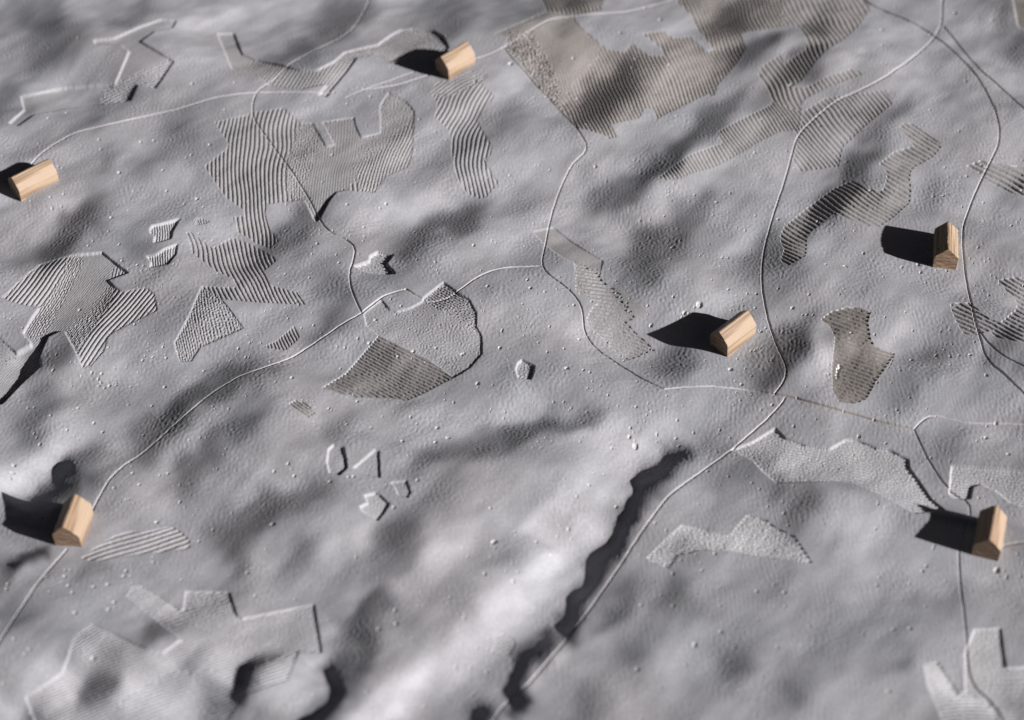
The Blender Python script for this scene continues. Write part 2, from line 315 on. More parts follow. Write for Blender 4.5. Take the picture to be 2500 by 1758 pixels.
# ----------------------------------------------------------------- recessed, ridged patches
# outline; recess mm; then zones: (outline or None, mode, slope, curve, centre, spacing px, groove mm, noise mm)
# mode x: lines run up and down, phase = u - g(v); mode y: lines run sideways, phase = v - g(u)
PATCHES = [
 ("A 70,970 190,865 165,760 450,700 910,655 1020,400 950,345 750,345 740,315 900,300 1100,210 1270,150 1390,160 1360,215 1220,240 1105,325 1370,480 1230,690 1090,660 1030,790 800,820 540,850 270,900 140,990",
  .75, .1, [(None,'y',-.45,0,0,7,.02,.03), ("A 830,690 1370,440 1370,500 1230,690 1090,660 1030,790 800,820",'y',-.42,0,300,7.4,.30,.12)],
  "long bent sunken patch with pale edges along the upper left corner"),
 ("A 1715,265 1845,260 1910,425 B 70,470 280,510 430,550 560,550 700,480 780,410 900,380 1040,350 1150,270 1220,235 1320,225 1480,240 1560,290 1600,370 1580,400 1400,395 1130,490 1070,470 990,430 880,450 800,560 690,690 640,760 570,750 640,660 560,670 440,700 190,670 100,610 -60,560 -110,540",
  .7, .3, [(None,'x',-.75,0,0,9.5,.19,.05), ("B 700,480 780,410 900,380 1040,350 1150,270 1220,235 1320,225 1480,240 1600,370 1400,395 1130,490 990,430 880,450",'y',-.7,0,0,7.4,.24,.08), ("A 1715,265 1845,260 1910,425 B 70,470 -60,560 -110,540",'x',-.5,0,0,9,.02,.04)],
  "ribbon shaped sunken patch curving up to the topmost wooden house"),
 ("A 1610,1310 1790,1170 1800,1130 1690,960 1960,905 B 20,890 80,880 300,850 350,900 430,970 530,970 550,1010 635,1155 700,1140 605,960 855,925 870,1000 910,1085 1065,1045 1060,830 1125,725 1270,800 1330,880 1320,1150 1290,1310 1110,1390 F 1010,165 800,140 720,150 660,220 590,350 560,390 540,370 465,215 165,250 150,330 190,460 260,540 190,605 130,580 70,560 30,520 0,510 E 1860,460 1830,355 1930,340 1920,300 1780,200 1640,0",
  0.35, 0.3, [(None,'x',-.02,.00052,430,10.6,.30,.015),
   ("B 430,970 530,970 550,1010 635,1155 700,1140 605,960 855,925 870,1000 910,1085 1000,1200 F 800,140 720,150 590,350 540,370 440,150 B 330,1250",'x',-.15,0,400,6.5,.07,.02),
   ("B 420,1000 540,1010 600,1150 480,1400 F 460,220 380,220 B 330,1500 330,1250",'x',-.1,.0004,430,6.0,.14,.14),
   ("B 910,1085 1065,1045 1060,830 1125,725 1270,800 1330,880 1200,1050 980,1250 860,1300",'x',-.5,0,300,6.5,.06,.11),
   ("B 860,1300 980,1250 1200,1050 1330,880 1320,1150 1290,1310 1110,1390 F 1010,165 900,140",'x',-.38,.0002,380,8,.26,.06)],
  "largest left hand patch of curved upright ridges, crossed by a thin road"),
 ("B 1590,640 1780,560 1920,590 1850,650 1960,760 1860,870 1820,950 1940,1150 1930,1220 1880,1260 1990,1440 1900,1550 1840,1565 1740,1520 1690,1440 1640,1340 1610,1110 1610,1040 1490,920 1510,820 1460,740 1500,640",
  0.1, 0.25, [(None,'x',-.05,.0021,388,11,.28,.015), ("B 1560,600 1780,540 1920,590 1850,650 1600,760 1460,740 1500,640",'y',-.62,0,200,9,.26,.02)],
  "winding ridged strip running down from the topmost wooden house"),
 ("C 30,265 440,85 350,-60 900,-60 860,80 640,125 690,200 770,270 850,345 920,390 1050,410 1100,340 1180,400 1240,435 1350,440 1340,385 1240,300 1180,270 1350,240 1430,300 1560,285 1700,410 1750,385 1640,250 1550,100 1460,10 1500,-60 2300,-60 D 0,-60 360,-60 350,210 220,230 130,240 C 1960,260 2000,390 1900,540 1790,660 1750,760 1700,740 1300,940 1280,860 1200,850 1170,930 930,980 1000,1075 930,1095 880,1060 740,1020 660,1010 600,910 520,850 400,720 230,500 110,380 130,290",
  0.12, 0.85, [(None,'x',.44,0,150,9.6,.21,.02),
   ("C 30,265 440,85 640,125 850,345 820,480 620,700 560,860 400,720 230,500 110,380",'x',.4,0,150,7,.10,.03),
   ("C 130,300 300,240 420,420 520,640 560,860 400,720 230,500 110,380",'x',.4,0,150,9,.05,.45)],
  "broadest brown ridged patch at the top, right of the topmost house"),
 ("D 360,-60 1000,-60 1045,70 960,200 850,300 700,395 620,480 500,640 420,690 540,690 690,610 900,540 1010,580 860,630 690,700 510,790 500,870 440,860 270,800 230,720 165,600 180,530 330,430 370,500 540,390 540,340 490,210 410,195 350,210",
  0.05, 0.6, [(None,'x',.62,0,150,13,.22,.015)],
  "forked brown ridged patch reaching the top edge right of centre"),
 ("C 2208,820 2100,875 1960,940 1780,1040 1820,1125 1560,1220 1420,1320 1320,1400 1370,1420 1480,1410 1560,1370 1740,1320 1850,1270 2000,1180 2261,1040 D 330,1040 440,1025 480,1070 510,880 440,862 270,802",
  0.05, 0.45, [(None,'x',.72,0,330,10.5,.22,.015)],
  "slanting band of short ridges tapering to a point below the big brown patch"),
 ("D 512,882 700,770 860,745 1160,710 1230,810 990,1010 830,1160 800,1310 500,1350 430,1290 482,1075",
  0.05, 0.4, [(None,'x',.82,-.0004,320,13.2,.23,.015)],
  "fan shaped patch of dark ridges under the bend of the right road"),
 ("D 1280,970 1370,970 1615,1140 1590,1180 1540,1240 1420,1300 1370,1340 1360,1420 H 1370,130 1360,240 1240,350 1180,390 1120,430 1070,430 990,415 880,370 750,330 620,440 550,500 545,600 540,660 400,740 355,720 345,690 370,600 340,560 340,490 370,430 540,290 760,130 900,70 980,100 1040,130 1140,150 1170,80 1180,10 D 1120,1290 1240,1195 1390,1150 1290,1020",
  0.05, 0.45, [(None,'y',.60,0,2000,11.4,.22,.015)],
  "hooked ridged patch above the shadow of the upright weathered house"),
 ("D 1800,1310 1850,1290 1940,1255 2080,1290 2400,1340 2400,1640 2000,1440",
  0.03, 0.4, [(None,'y',.52,0,2400,14,.33,.015)],
  "wedge of slanting ridges at the right edge, crossed by the road above the weathered house"),
 ("H 2060,850 2110,840 2200,825 2400,860 2400,1380 2230,1340 2110,1315 2030,1300 1990,1250 1860,1290 1780,1270 1730,1190 1690,1100 1680,1050 1690,1030 1830,1030 1920,1100 1990,1160 2080,1180 2190,1090 2210,1040 2180,990 2060,870",
  0.05, 0.35, [(None,'y',.50,0,2400,11,.33,.015)],
  "c shaped ridged patch at the right edge, crossed by the road below the weathered house"),
 ("H 660,1160 740,1100 870,1065 960,1065 1050,1105 1030,1180 1050,1310 1080,1370 1240,1430 1230,1480 1160,1610 L 1240,85 1100,280 1020,430 950,460 880,470 800,450 750,370 745,200 750,0 H 745,1540 770,1300 730,1220",
  0.08, 2.0, [(None,'y',.38,0,2050,9.6,.36,.02)],
  "boot shaped brown ridged patch with a white chip, near the pointed shadow"),
 ("G 325,470 490,435 640,555 880,700 850,830 900,880 960,910 1060,975 1240,1110 1060,1180 1130,1260 1230,1350 1290,1410 1060,1490 900,1340 760,1200 750,1150 800,1060 850,1030 665,950 655,715 560,670 420,570",
  0.4, 0.4, [("G 650,700 900,820 1300,1400 1060,1500 700,1150",'y',.24,0,1550,8.6,.30,.03), ("G 325,470 490,435 640,555 880,700 850,770 655,715 560,670 420,570",'y',.3,0,0,8,.015,.012)],
  "zigzag patch of faint ridges below the middle junction of thin roads"),
 ("F 930,1110 1070,1000 1130,1080 1190,1100 1300,1070 1390,1020 1400,990 1560,865 1690,960 1760,1000 1820,1110 1820,1220 1860,1290 1865,1430 1770,1540 1640,1620 J 1540,310 1430,370 1260,445 1160,425 1080,420 860,415 690,370 600,345 790,230 F 1050,1290 1030,1270 950,1210",
  .5, .12, [(None,'y',.36,0,900,6.4,.10,.05), ("F 1390,1010 1560,865 1690,960 1830,1120 1820,1250 1640,1120",'y',.55,0,1100,6.8,.22,.10),
   ("F 1640,1180 1860,1290 1865,1430 1700,1560 1400,1400 1350,1250",'y',.4,0,1100,6,.04,.07)],
  "large rounded patch of fine speckled texture at centre left"),
 ("F 1050,1285 1150,1330 1450,1480 1640,1620 J 1540,310 1430,370 1260,445 1160,425 1080,420 860,415 690,370 600,345 790,230",
  .08, 1.7, [(None,'y',.52,0,850,9.0,.36,.015)],
  "dark fan of long ridges along the lower side of the rounded patch"),
 ("F 855,740 970,700 980,660 1040,625 1165,650 1110,720 1180,800 1090,805 1000,800 930,780",
  .95, -0.4, [(None,'y',.38,0,900,6.6,.24,.05)],
  "small deep knobbly patch with a tail, above the large rounded patch"),
 ("F 130,1380 240,1330 390,1205 430,1290 410,1320 310,1410 280,1400",
  0.08, 0.3, [(None,'x',.45,0,830,9.2,.30,.02)],
  "small cluster of slanting ridges just above the long left road"),
 ("E 1455,480 1500,470 1670,600 1830,515 1960,560 2190,690 2080,780 2130,890 2261,925 2340,950 2410,1045 2110,1030 1960,1020 1740,1000 1790,1050 1920,1230 1580,1380 1510,1490 1420,1495 1370,1350 1480,1150 1590,900 1850,910 1840,840 1700,780 1520,640",
  0.3, 0.25, [(None,'x',.42,.0010,660,10.8,.30,.015), ("E 1590,905 1740,1000 1790,1050 1920,1230 1580,1380 1510,1490 1420,1495 1370,1350 1480,1150",'x',.25,.0006,800,7.2,.17,.13)],
  "forked patch of curved ridges with a noisy lobe, left of the centre"),
 ("E 1180,450 1200,420 1290,400 1420,365 1360,470 1350,520 1290,540 1210,555 1220,500 1185,480",
  .8, -0.5, [(None,'x',.06,0,560,6.6,.24,.05)],
  "upper of two little pale knobbly patches at left centre"),
 ("E 1155,660 1220,655 1300,600 1400,565 1390,640 1330,720 1260,735 1180,750 1190,710",
  .7, -0.5, [(None,'x',.08,0,600,6.6,.22,.05)],
  "lower of two little pale knobbly patches at left centre"),
 ("E 1540,370 1590,360 1655,385 1620,405 1550,415",
  .2, .1, [(None,'x',.1,0,560,6,.25,.1)],
  "tiny dotted cluster right of the upper knobbly patch"),
 ("E 15,990 180,830 310,730 430,690 560,655 805,630 910,715 1010,790 850,850 900,900 960,940 1150,910 1220,960 1240,1090 900,1260 850,1300 820,1410 710,1535 650,1545 600,1420 510,1250 490,1245 380,1290 330,1400 I 310,100 325,165 190,285 20,465 -260,500 -260,-60 E -100,1300 0,1310 130,1425 245,1360 240,1330 180,1270 250,1150 310,1065 180,1050 60,1010",
  .85, .2, [(None,'y',-1.0,0,0,6.0,.06,.025),
   ("E 15,990 180,830 310,730 430,690 560,655 500,800 380,1000 310,1065 180,1050 60,1010",'x',-.72,.0004,690,11,.27,.02),
   ("E 560,655 660,650 560,900 420,1150 300,1300 180,1270 250,1150 310,1065 380,1000 500,800",'x',-.6,0,690,6.0,.16,.14),
   ("E 870,870 900,900 900,1000 700,1250 600,1420 510,1250 700,1100",'x',-.85,0,800,6.0,.15,.16),
   ("E 900,900 960,940 1150,910 1220,960 1240,1090 900,1260 850,1300 820,1410 710,1535 650,1545 600,1420 700,1250 850,1050",'x',-.80,.0003,800,12.4,.29,.015),
   ("E 850,850 910,715 1010,790",'x',-.3,0,700,7,.18,.05),
   ("E -200,1320 0,1310 130,1425 60,1480 -200,1500",'y',.3,0,0,8,.2,.03)],
  "many sided patch with bold ridges and a black cliff at the left edge"),
 ("M 640,330 700,290 820,210 920,150 1000,120 1150,130 1350,85 1430,130 1500,200 1500,260 1260,295 1080,310 780,360 660,350",
  0.1, 0.2, [(None,'y',-.33,0,300,11,.30,.02)],
  "leaf shaped patch of ridges just right of the lower left house"),
 ("M 200,1430 350,1340 490,1240 540,1110 580,970 730,850 880,920 1060,1010 1160,1050 1280,1085 1430,975 1290,870 1160,770 1000,640 1040,570 1120,555 1260,640 1420,745 1445,740 1465,600 1810,605 1870,790 1910,815 N 540,700 600,1080 420,1070 330,1300 0,1420 -130,1600 M 1400,1680 300,1680",
  .42, -0.1, [(None,'y',-.38,0,0,8.2,.14,.05), ("M 1000,640 1040,570 1120,555 1420,745 1200,790",'y',-.42,0,300,8.5,.2,.03), ("M 580,970 730,850 880,920 800,1000 560,1110",'y',-.55,0,300,8.5,.2,.03), ("M 900,1500 1300,1250 1900,1200 2350,1080 2300,1350 1700,1680 900,1680",'y',-.36,0,300,9.8,.42,.05), ("M 1465,600 1810,605 1830,660 1470,740",'y',-.3,0,300,8,.16,.06)],
  "big shallow patch with notched outline along the bottom left"),
 ("N 1960,940 2040,935 2100,960 2130,1010 2080,1110 1930,1080 1970,1010",
  .3, .1, [(None,'y',-.4,0,1200,8.2,.26,.03)],
  "small dotted patch on the bright slope at bottom centre"),
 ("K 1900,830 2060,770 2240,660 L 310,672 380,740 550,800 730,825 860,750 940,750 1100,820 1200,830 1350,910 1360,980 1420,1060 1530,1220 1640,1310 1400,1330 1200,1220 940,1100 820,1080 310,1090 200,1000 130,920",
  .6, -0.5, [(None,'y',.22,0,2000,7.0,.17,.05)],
  "long pale speckled patch between the two lower right road forks"),
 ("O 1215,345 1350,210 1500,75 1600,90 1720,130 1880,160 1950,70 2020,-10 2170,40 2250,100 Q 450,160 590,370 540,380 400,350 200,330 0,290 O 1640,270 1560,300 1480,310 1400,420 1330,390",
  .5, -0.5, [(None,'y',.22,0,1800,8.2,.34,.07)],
  "pale crumbly wing shaped patch right of the black gully"),
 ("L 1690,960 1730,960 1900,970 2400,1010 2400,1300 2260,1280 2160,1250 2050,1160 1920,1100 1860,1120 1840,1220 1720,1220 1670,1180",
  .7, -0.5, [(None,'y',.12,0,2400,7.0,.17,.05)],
  "pale speckled patch at the right edge above the lower right house"),
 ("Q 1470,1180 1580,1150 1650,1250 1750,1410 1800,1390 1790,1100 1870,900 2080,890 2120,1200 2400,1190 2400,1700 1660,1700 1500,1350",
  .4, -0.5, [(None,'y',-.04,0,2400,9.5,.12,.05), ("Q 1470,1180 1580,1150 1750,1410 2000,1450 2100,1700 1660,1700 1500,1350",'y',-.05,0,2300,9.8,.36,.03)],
  "pale forked patch of level ridges in the bottom right corner"),
 ("J 640,930 650,830 690,790 770,810 790,900 800,970 740,1030 660,1010",
  .8, 0.0, [(None,'y',.5,0,850,6.4,.08,.035)],
  "capsule shaped small pale patch below the large rounded patch"),
 ("J 850,975 1020,830 1050,840 1060,1050 960,1030 880,990",
  .6, 0.0, [(None,'y',.3,0,900,6.4,.04,.035)],
  "triangular small pale patch beside the capsule shaped one"),
 ("J 1140,1090 1270,1075 1300,1170 1280,1210 1200,1190 1180,1130",
  .5, 0.0, [(None,'y',.2,0,950,6.4,.04,.035)],
  "smallest shield shaped pale patch right of the pale pentagon"),
 ("J 900,1280 960,1250 935,1190 1020,1170 1060,1190 1135,1260 1090,1330 1040,1390 980,1365 920,1320",
  .7, -0.5, [(None,'y',.2,0,900,6.4,.04,.035)],
  "notched pentagon shaped pale patch below the triangular one"),
 ("J 330,475 390,440 460,455 550,540 490,580",
  0.05, 0.45, [(None,'y',.70,0,700,8.2,.30,.02)],
  "little brown patch of five slanting ridges below the long left road"),
 ("K 190,200 205,150 240,120 300,150 340,170 330,230 310,275 210,262",
  .8, -0.4, [(None,'y',.3,0,1280,6,.06,.09)],
  "small pale oval patch alone below the zigzag ridged patch"),
 ("D 2165,-60 2400,-60 2400,300 2261,225 2215,205",
  .35, 1.0, [(None,'x',.5,0,150,8,.08,.02)],
  "brown sliver of a patch in the top right corner"),
]
DEEP = {  # places where the step down is higher and throws a wide shadow: where, mm, softening
 "many sided patch with bold ridges and a black cliff at the left edge": [("E 480,1230 500,1260 380,1300 330,1420 I 330,80 340,180 200,300 20,480 -100,480 -100,300 100,150 200,0 E 250,1400 330,1280", 1.1, 60)],
 "largest left hand patch of curved upright ridges, crossed by a thin road": [("F 740,120 740,200 600,370 560,400 540,330 620,200", 1.1, 40)],
}
for outline, recess, tint, zones, lab in PATCHES:
    poly = trace(outline)
    lo, hi = poly.min(0), poly.max(0)
    wi = window(lo[0], hi[0], lo[1], hi[1])
    u, v = PU[wi], PV[wi]
    m = in_poly(u, v, poly)
    pid = new_id(kind='patch', label=lab, tint=tint)
    groove, noise, rec = np.zeros_like(u), np.zeros_like(u), np.zeros_like(u)
    mode_y = zones[0][1] == 'y' or tint > .6
    bend = 3.0 * bicubic(n_big, GY[wi] / (0.9 * MM), GX[wi] / (0.9 * MM), True)
    wob = 0.25 * bicubic(n_mid, GY[wi] / (0.16 * MM), GX[wi] / (0.16 * MM), True)
    ragu = 3.5 * bicubic(n_mid, GY[wi] / (0.12 * MM), GX[wi] / (0.12 * MM) + 411, True)
    ragv = 3.5 * bicubic(n_mid, GY[wi] / (0.12 * MM) + 533, GX[wi] / (0.12 * MM), True)
    for zp, mode, a, b, c, sp, gd, nz in zones:
        zm = m if zp is None else (m & in_poly(u + ragu, v + ragv, trace(zp)))
        if mode == 'x':
            ph = u - (a * (v - c) + b * (v - c) ** 2)
            nrm = 1.0 / math.hypot(1, a) if b == 0 else 1.0
        else:
            ph = v - (a * (u - c) + b * (u - c) ** 2)
            nrm = 1.0
        w = 0.5 + 0.5 * np.cos(2 * np.pi * (ph + bend + wob) / sp)
        prof = np.clip((w - 0.22) / 0.72, 0, 1)
        prof = prof * prof * (3 - 2 * prof)
        lvl = 1.0 + 0.05 * bicubic(n_mid, GY[wi] / (0.12 * MM) + 77, GX[wi] / (0.12 * MM), True)
        groove[zm] = (prof * gd * lvl)[zm]
        rec[zm] = recess * (0.12 if gd >= .2 and sp >= 7.5 else 1.0)
        bead = bicubic(grit, TI[wi] * 0.55, TJ[wi] * 0.6, True)
        noise[zm] = (bead * nz * 1.1)[zm]
    soft = blur(m.astype(np.float32), 3)
    for dp, dd, dn in DEEP.get(lab, ()):
        rec += dd * blur(in_poly(u, v, trace(dp)).astype(np.float32), dn) * m
    mf = m.astype(np.float32)
    rec = box(rec * mf, 11) / np.maximum(box(mf, 11), .02) * soft
    thin = blur(mf, 1)
    DZ[wi] = DZ[wi] * (1 - (0.95 if mode_y else 0.75) * soft) - MM * (1.5 * rec + (2.1 if mode_y else 1.55) * groove * thin - noise * thin)
    fi = slice(wi[0].start, wi[0].stop - 1); fj = slice(wi[1].start, wi[1].stop - 1)
    fm = m[:-1, :-1] & m[1:, 1:] & m[1:, :-1] & m[:-1, 1:]
    FACE[fi, fj][fm] = pid

# ----------------------------------------------------------------- engraved roads
ROADS = [
 (7.2, .55, "f 60,380 75,360 110,330 165,298 240,280 320,262 400,245 450,228 500,215 572,207 650,206 720,207 750,207", "road running right from the far left house"),
 (7.0, .55, "B 930,705 1000,700 1200,670 1330,630 1440,590 1560,560", "short road into the topmost house from the left"),
 (5.0, .45, "B 790,772 930,708 1000,685 1330,568", "faint dark track beside the road to the topmost house"),
 (7.2, .55, "f 835,-20 828,5 815,28 795,65 755,90 700,115 640,150 605,185 572,206 567,232 562,255 600,310 660,390 700,455 715,490 722,508 740,522 780,537 798,550 800,560 795,578 780,615 785,640 800,680 812,702", "winding road from the top edge down to the large rounded patch"),
 (7.2, .55, "f -10,1455 4,1430 30,1390 90,1300 150,1232", "road from the left edge up to the lower left house"),
 (7.2, .60, "f 200,1160 212,1135 225,1110 245,1075 275,1045 330,1010 400,945 470,885 540,842 600,822 660,800 720,760 770,725 812,702 850,668 890,652 912,648", "long road climbing right from the lower left house"),
 (7.0, .55, "F 1260,920 1330,965 1390,1015 1500,1020 1600,985 1680,940 1790,850 1900,790 2050,752 2261,745 f 1212,597", "curved road from the rounded patch to the middle junction"),
 (6.5, .50, "f 1128,106 1165,150 1200,190 1235,225 1262,255 1300,295 1323,335 1310,346 1283,365 1262,410 1243,460 1230,510 1222,555 1212,597 1232,618 1265,640 1290,662 1307,690 1308,735 1313,755 1340,785 1400,825 1450,855 1490,873", "road going down along the big brown patch through the middle junction"),
 (6.5, .58, "f 1490,873 1540,868 1600,866 1660,872 1720,880 1742,885", "faint pale road running right into the lower junction"),
 (6.5, .75, "f 1728,882 1765,888 1830,905 1900,925 1980,948 2050,962", "faint brown road between the two lower right junctions"),
 (6.5, .50, "f 1060,133 1090,126 1130,108 1170,80 1230,42 1300,34 1400,27 1460,14 1520,-4 1560,-30", "road leaving the topmost house towards the top edge"),
 (7.5, .65, "f 2115,-20 2112,30 2113,62 2090,90 2060,120 1990,170 1930,203 1880,222 1820,270 1787,305 1770,370 1755,420 1735,480 1713,560 1708,610 1708,640 1718,700 1735,760 1768,826 1765,850 1745,872 1735,886", "long curving road right of centre from the top junction"),
 (7.0, .55, "f 1762,889 1760,899 1720,940 1640,1010 1500,1110 1440,1190 1390,1270 1320,1370 1275,1430 1235,1475 1190,1530 1130,1580 1100,1625", "road descending beside the black gully"),
 (7.5, .65, "D 950,-40 1040,35 1160,90 1350,160 1500,245 1570,300 1650,350 1800,500 1890,590 1950,700 2020,830 2060,950 2080,1080 2060,1150 1980,1300 H 1870,180 1780,420 1775,520 1800,830 1850,1060 1890,1220 1910,1290 1950,1450 2030,1550 L 2060,190 2261,390 2330,460", "longest right hand road passing the weathered house"),
 (7.0, .55, "D 1625,205 1680,270 1800,420 1920,560 2050,660 2150,760 2300,890", "road slanting off to the right edge from the top junction"),
 (6.5, .50, "H 1890,1220 1960,1330 2080,1440 2320,1560", "branch road leaving at the right edge below the c shaped patch"),
 (6.5, .50, "f 2050,962 2083,928 2120,935 2150,943 2180,950 2240,950 2320,953", "short kinked road to the right edge"),
 (6.5, .55, "f 2050,962 2070,1010 2090,1045 2112,1080 2135,1105 2165,1118 2180,1130 2180,1150 2170,1170 2158,1200 2150,1230 2152,1300 2165,1400 2172,1500 2180,1535 2210,1560 2245,1600 2255,1640", "road running down the right past the lower right house"),
 (6.5, .50, "f 2250,1223 2275,1218 2320,1212", "stub of road right of the lower right house"),
]
for wpx, dep, line, lab in ROADS:
    p = trace(line)
    # resample, with the slight waver of an engraved line
    q = [p[0]]
    for a, b in zip(p[:-1], p[1:]):
        n = max(1, int(np.hypot(*(b - a)) / 14))
        q += [a + (b - a) * k / n for k in range(1, n + 1)]
    q = np.array(q)
    for _ in range(2):
        q[1:-1] = 0.25 * q[:-2] + 0.5 * q[1:-1] + 0.25 * q[2:]
    q[1:-1] += rng.normal(0, 0.30, q[1:-1].shape)
    wx, wy, _ = ground_at(q[:, 0], q[:, 1])
    pid = new_id(kind='road', label=lab)
    R = wpx * PXM * 0.5
    for k in range(0, len(q) - 1, 6):
        part = slice(k, min(k + 7, len(q)))
        lo, hi = q[part].min(0), q[part].max(0)
        wi = window(lo[0], hi[0], lo[1], hi[1], 30)
        d = np.sqrt(seg_dist2(GX[wi], GY[wi], list(zip(wx[part], wy[part]))))
        t = np.clip(d / R, 0, 1)
        prof = 0.5 + 0.5 * np.cos(math.pi * np.clip(t * 1.04 - 0.04, 0, 1))
        HMASK[wi] = np.maximum(HMASK[wi], prof * dep)
        fi = slice(wi[0].start, wi[0].stop - 1); fj = slice(wi[1].start, wi[1].stop - 1)
        fm = (d[:-1, :-1] + d[1:, 1:] + d[1:, :-1] + d[:-1, 1:]) / 4 < R * 1.05
        FACE[fi, fj][fm] = pid
DZ -= HMASK * 1.45 * MM

# ----------------------------------------------------------------- pits left by air bubbles
BIG = """G 1640,1045,9.5 1522,1110,6 1555,1115,4 308,915,4.2 650,1048,4.2 1775,238,4.3 1410,685,4 440,1420,4 725,1560,4 915,500,4 2090,960,4 2125,1258,4.4 285,850,3.6 1170,380,3.6 2000,460,3.6 1575,855,3.8 1880,1555,5
K 1135,805,8.5 1890,200,6 570,458,3.4 490,458,3.4 1140,495,4 725,205,4 1095,660,4 1305,712,4 985,1285,5.5 290,1030,4.5 575,1070,4.3 1870,1045,4 1465,600,4 1595,700,4
B 2090,500,8 680,1215,5 800,820,4.4 985,760,4.4 1810,640,6 1810,600,4.5 1370,940,4
A 940,1360,6 1515,660,5 1655,1140,5 1110,1120,4.5 795,1175,4 1285,1340,4 780,1100,4 500,1530,4 1850,650,4 1550,1565,4.5 1315,1505,4 460,1310,4 380,930,4.5 525,890,4.5
E 625,1072,5 410,285,4 877,358,5 1560,210,4.3 695,580,4 960,700,4.5 1205,1460,4 1310,1465,4 1125,1485,4 940,570,3.6
F 1797,577,5 1908,900,5 1320,1408,5.5 1022,1158,5 975,1348,5 1500,1378,4.3 1705,1430,5 1145,1005,3.8 1225,1055,4 503,833,4.2 563,565,4.3 930,433,3.8 735,715,3.8 1060,283,3.8 2005,1385,5.5 2020,1255,4 2222,850,4.5 2245,915,5 885,1310,4
J 1830,312,6 363,265,5 1235,765,5 1495,775,5 1590,740,4.5 665,1085,5 810,1050,4.5 850,1045,4.5 385,1040,4.6 335,945,4.6 710,1360,5 1170,1290,5 1355,1078,5.2 1930,1300,5.2 1915,1045,4.4 2225,1030,4.6 1960,1560,7 215,1425,6.5 1510,660,5 1300,575,4.2 1640,460,3.6 240,662,4 797,633,3.8 655,508,4 880,452,4
I 570,320,5 825,340,4.2 865,325,4.8 780,325,4.2 1025,530,5 1300,338,4.6 110,955,5.5 100,1010,5.5 80,1045,5.5 740,622,4.3 810,690,4.8 315,790,4.6 1045,1017,4.2 1097,1107,4.2 1420,1245,4.4 1235,1405,5 2150,1425,5.5 1200,485,4 925,565,4 1130,718,3.6 680,792,4 620,745,3.6 530,675,3.8 400,563,3.8 615,505,4 320,938,3.6 85,1185,4.6 725,222,4 800,233,4 1325,1020,4
D 850,485,6 1720,100,6 355,125,6 1140,235,6.5 1800,640,5.2 420,670,6 650,990,5 1050,1500,5 1520,865,4 1640,1320,4 1810,1390,4.2 1910,1360,4.2 1750,1035,4.4 2245,1500,4.5 1550,1550,4 1030,605,4 1030,455,4.4
C 820,1315,5.4 645,455,5 1140,465,6.5 1115,530,5.5 1015,260,5.5 1330,155,7 1210,60,6.5 485,1560,4.4 1775,1595,4.8 1400,510,5 605,735,4.5 675,780,4.5 1460,915,4 2055,695,4
H 995,640,4.6 848,742,5 1445,793,4.8 435,1073,5.4 900,1265,5.5 1310,490,4 1625,190,3.8 670,845,3.6 325,920,3.6 565,968,4 550,1125,3.8 152,962,4 455,1420,4 1570,1445,4 1840,1440,4 190,1258,4.2 355,1268,4.2 1085,1280,3.8
L 960,730,5.5 2140,870,5.5 1960,740,5.5 2040,625,5 275,480,4.4 1465,255,4 1430,275,4 1565,95,4 1835,85,4 1285,205,3.6 1495,895,4.5 1260,522,3.6 445,650,4 370,1335,4.6 2125,500,3.6
N 2290,210,6 1885,460,6 1180,750,6 1185,855,6 1050,900,6.5 1290,245,6
O 1605,1020,7 1155,1215,7.5 2095,600,6 1435,715,6 1810,920,6.5 1430,460,6 1660,435,5 515,630,5 170,520,5.5 1180,710,6
M 65,545,6 55,580,5.5 110,980,7 230,1060,7 195,1100,7 590,770,7 850,545,6 975,480,6 995,440,6 735,1120,8 740,565,6 855,745,6.5 540,555,6 570,610,6 900,685,6 510,480,5.5 1570,205,5
Q 375,610,6 1235,900,5.5 1365,895,6.5 1195,1395,7 2050,435,10 1490,400,5.5 1460,440,5.5"""
pits = []
cur = None
for tok in BIG.split():
    if tok in TILES:
        cur = TILES[tok]
    else:
        a, b, r = (float(q) for q in tok.split(','))
        pits.append((cur[0] + a * cur[2], cur[1] + b * cur[2], r * (0.75 if cur[1] > 1200 else 1.0)))
NBIG = len(pits)
tries = 0
while len(pits) < 2700 and tries < 30000:
    tries += 1
    u, v = rng.uniform(-40, 2540), rng.uniform(-40, 1790)
    dens = 0.25 + 0.75 * math.exp(-((v - 720) / 480.0) ** 2)
    i, j = np.searchsorted(va, v), np.searchsorted(ua, u)
    dens *= 0.35 + 0.65 * (zone[min(i, NV - 1), min(j, NU - 1)] > -0.6)
    if FACE[min(i, NV - 2), min(j, NU - 2)] > 0:
        dens *= 0.35
    if rng.random() < dens:
        pits.append((u, v, 1.4 + rng.gamma(1.6, 0.45)))
pits = [(u, v, r) for u, v, r in pits]
order = sorted(range(len(pits)), key=lambda k: -pits[k][2])
UNIQUE_PITS = {0: "largest round white pit, above the pointed house shadow",
               NBIG: ""}
pit_stuff = new_id(kind='pit_stuff')
rank = {k: n for n, k in enumerate(order)}
pu = np.array([p[0] for p in pits]); pv = np.array([p[1] for p in pits])
pxw, pyw, _ = ground_at(pu, pv)
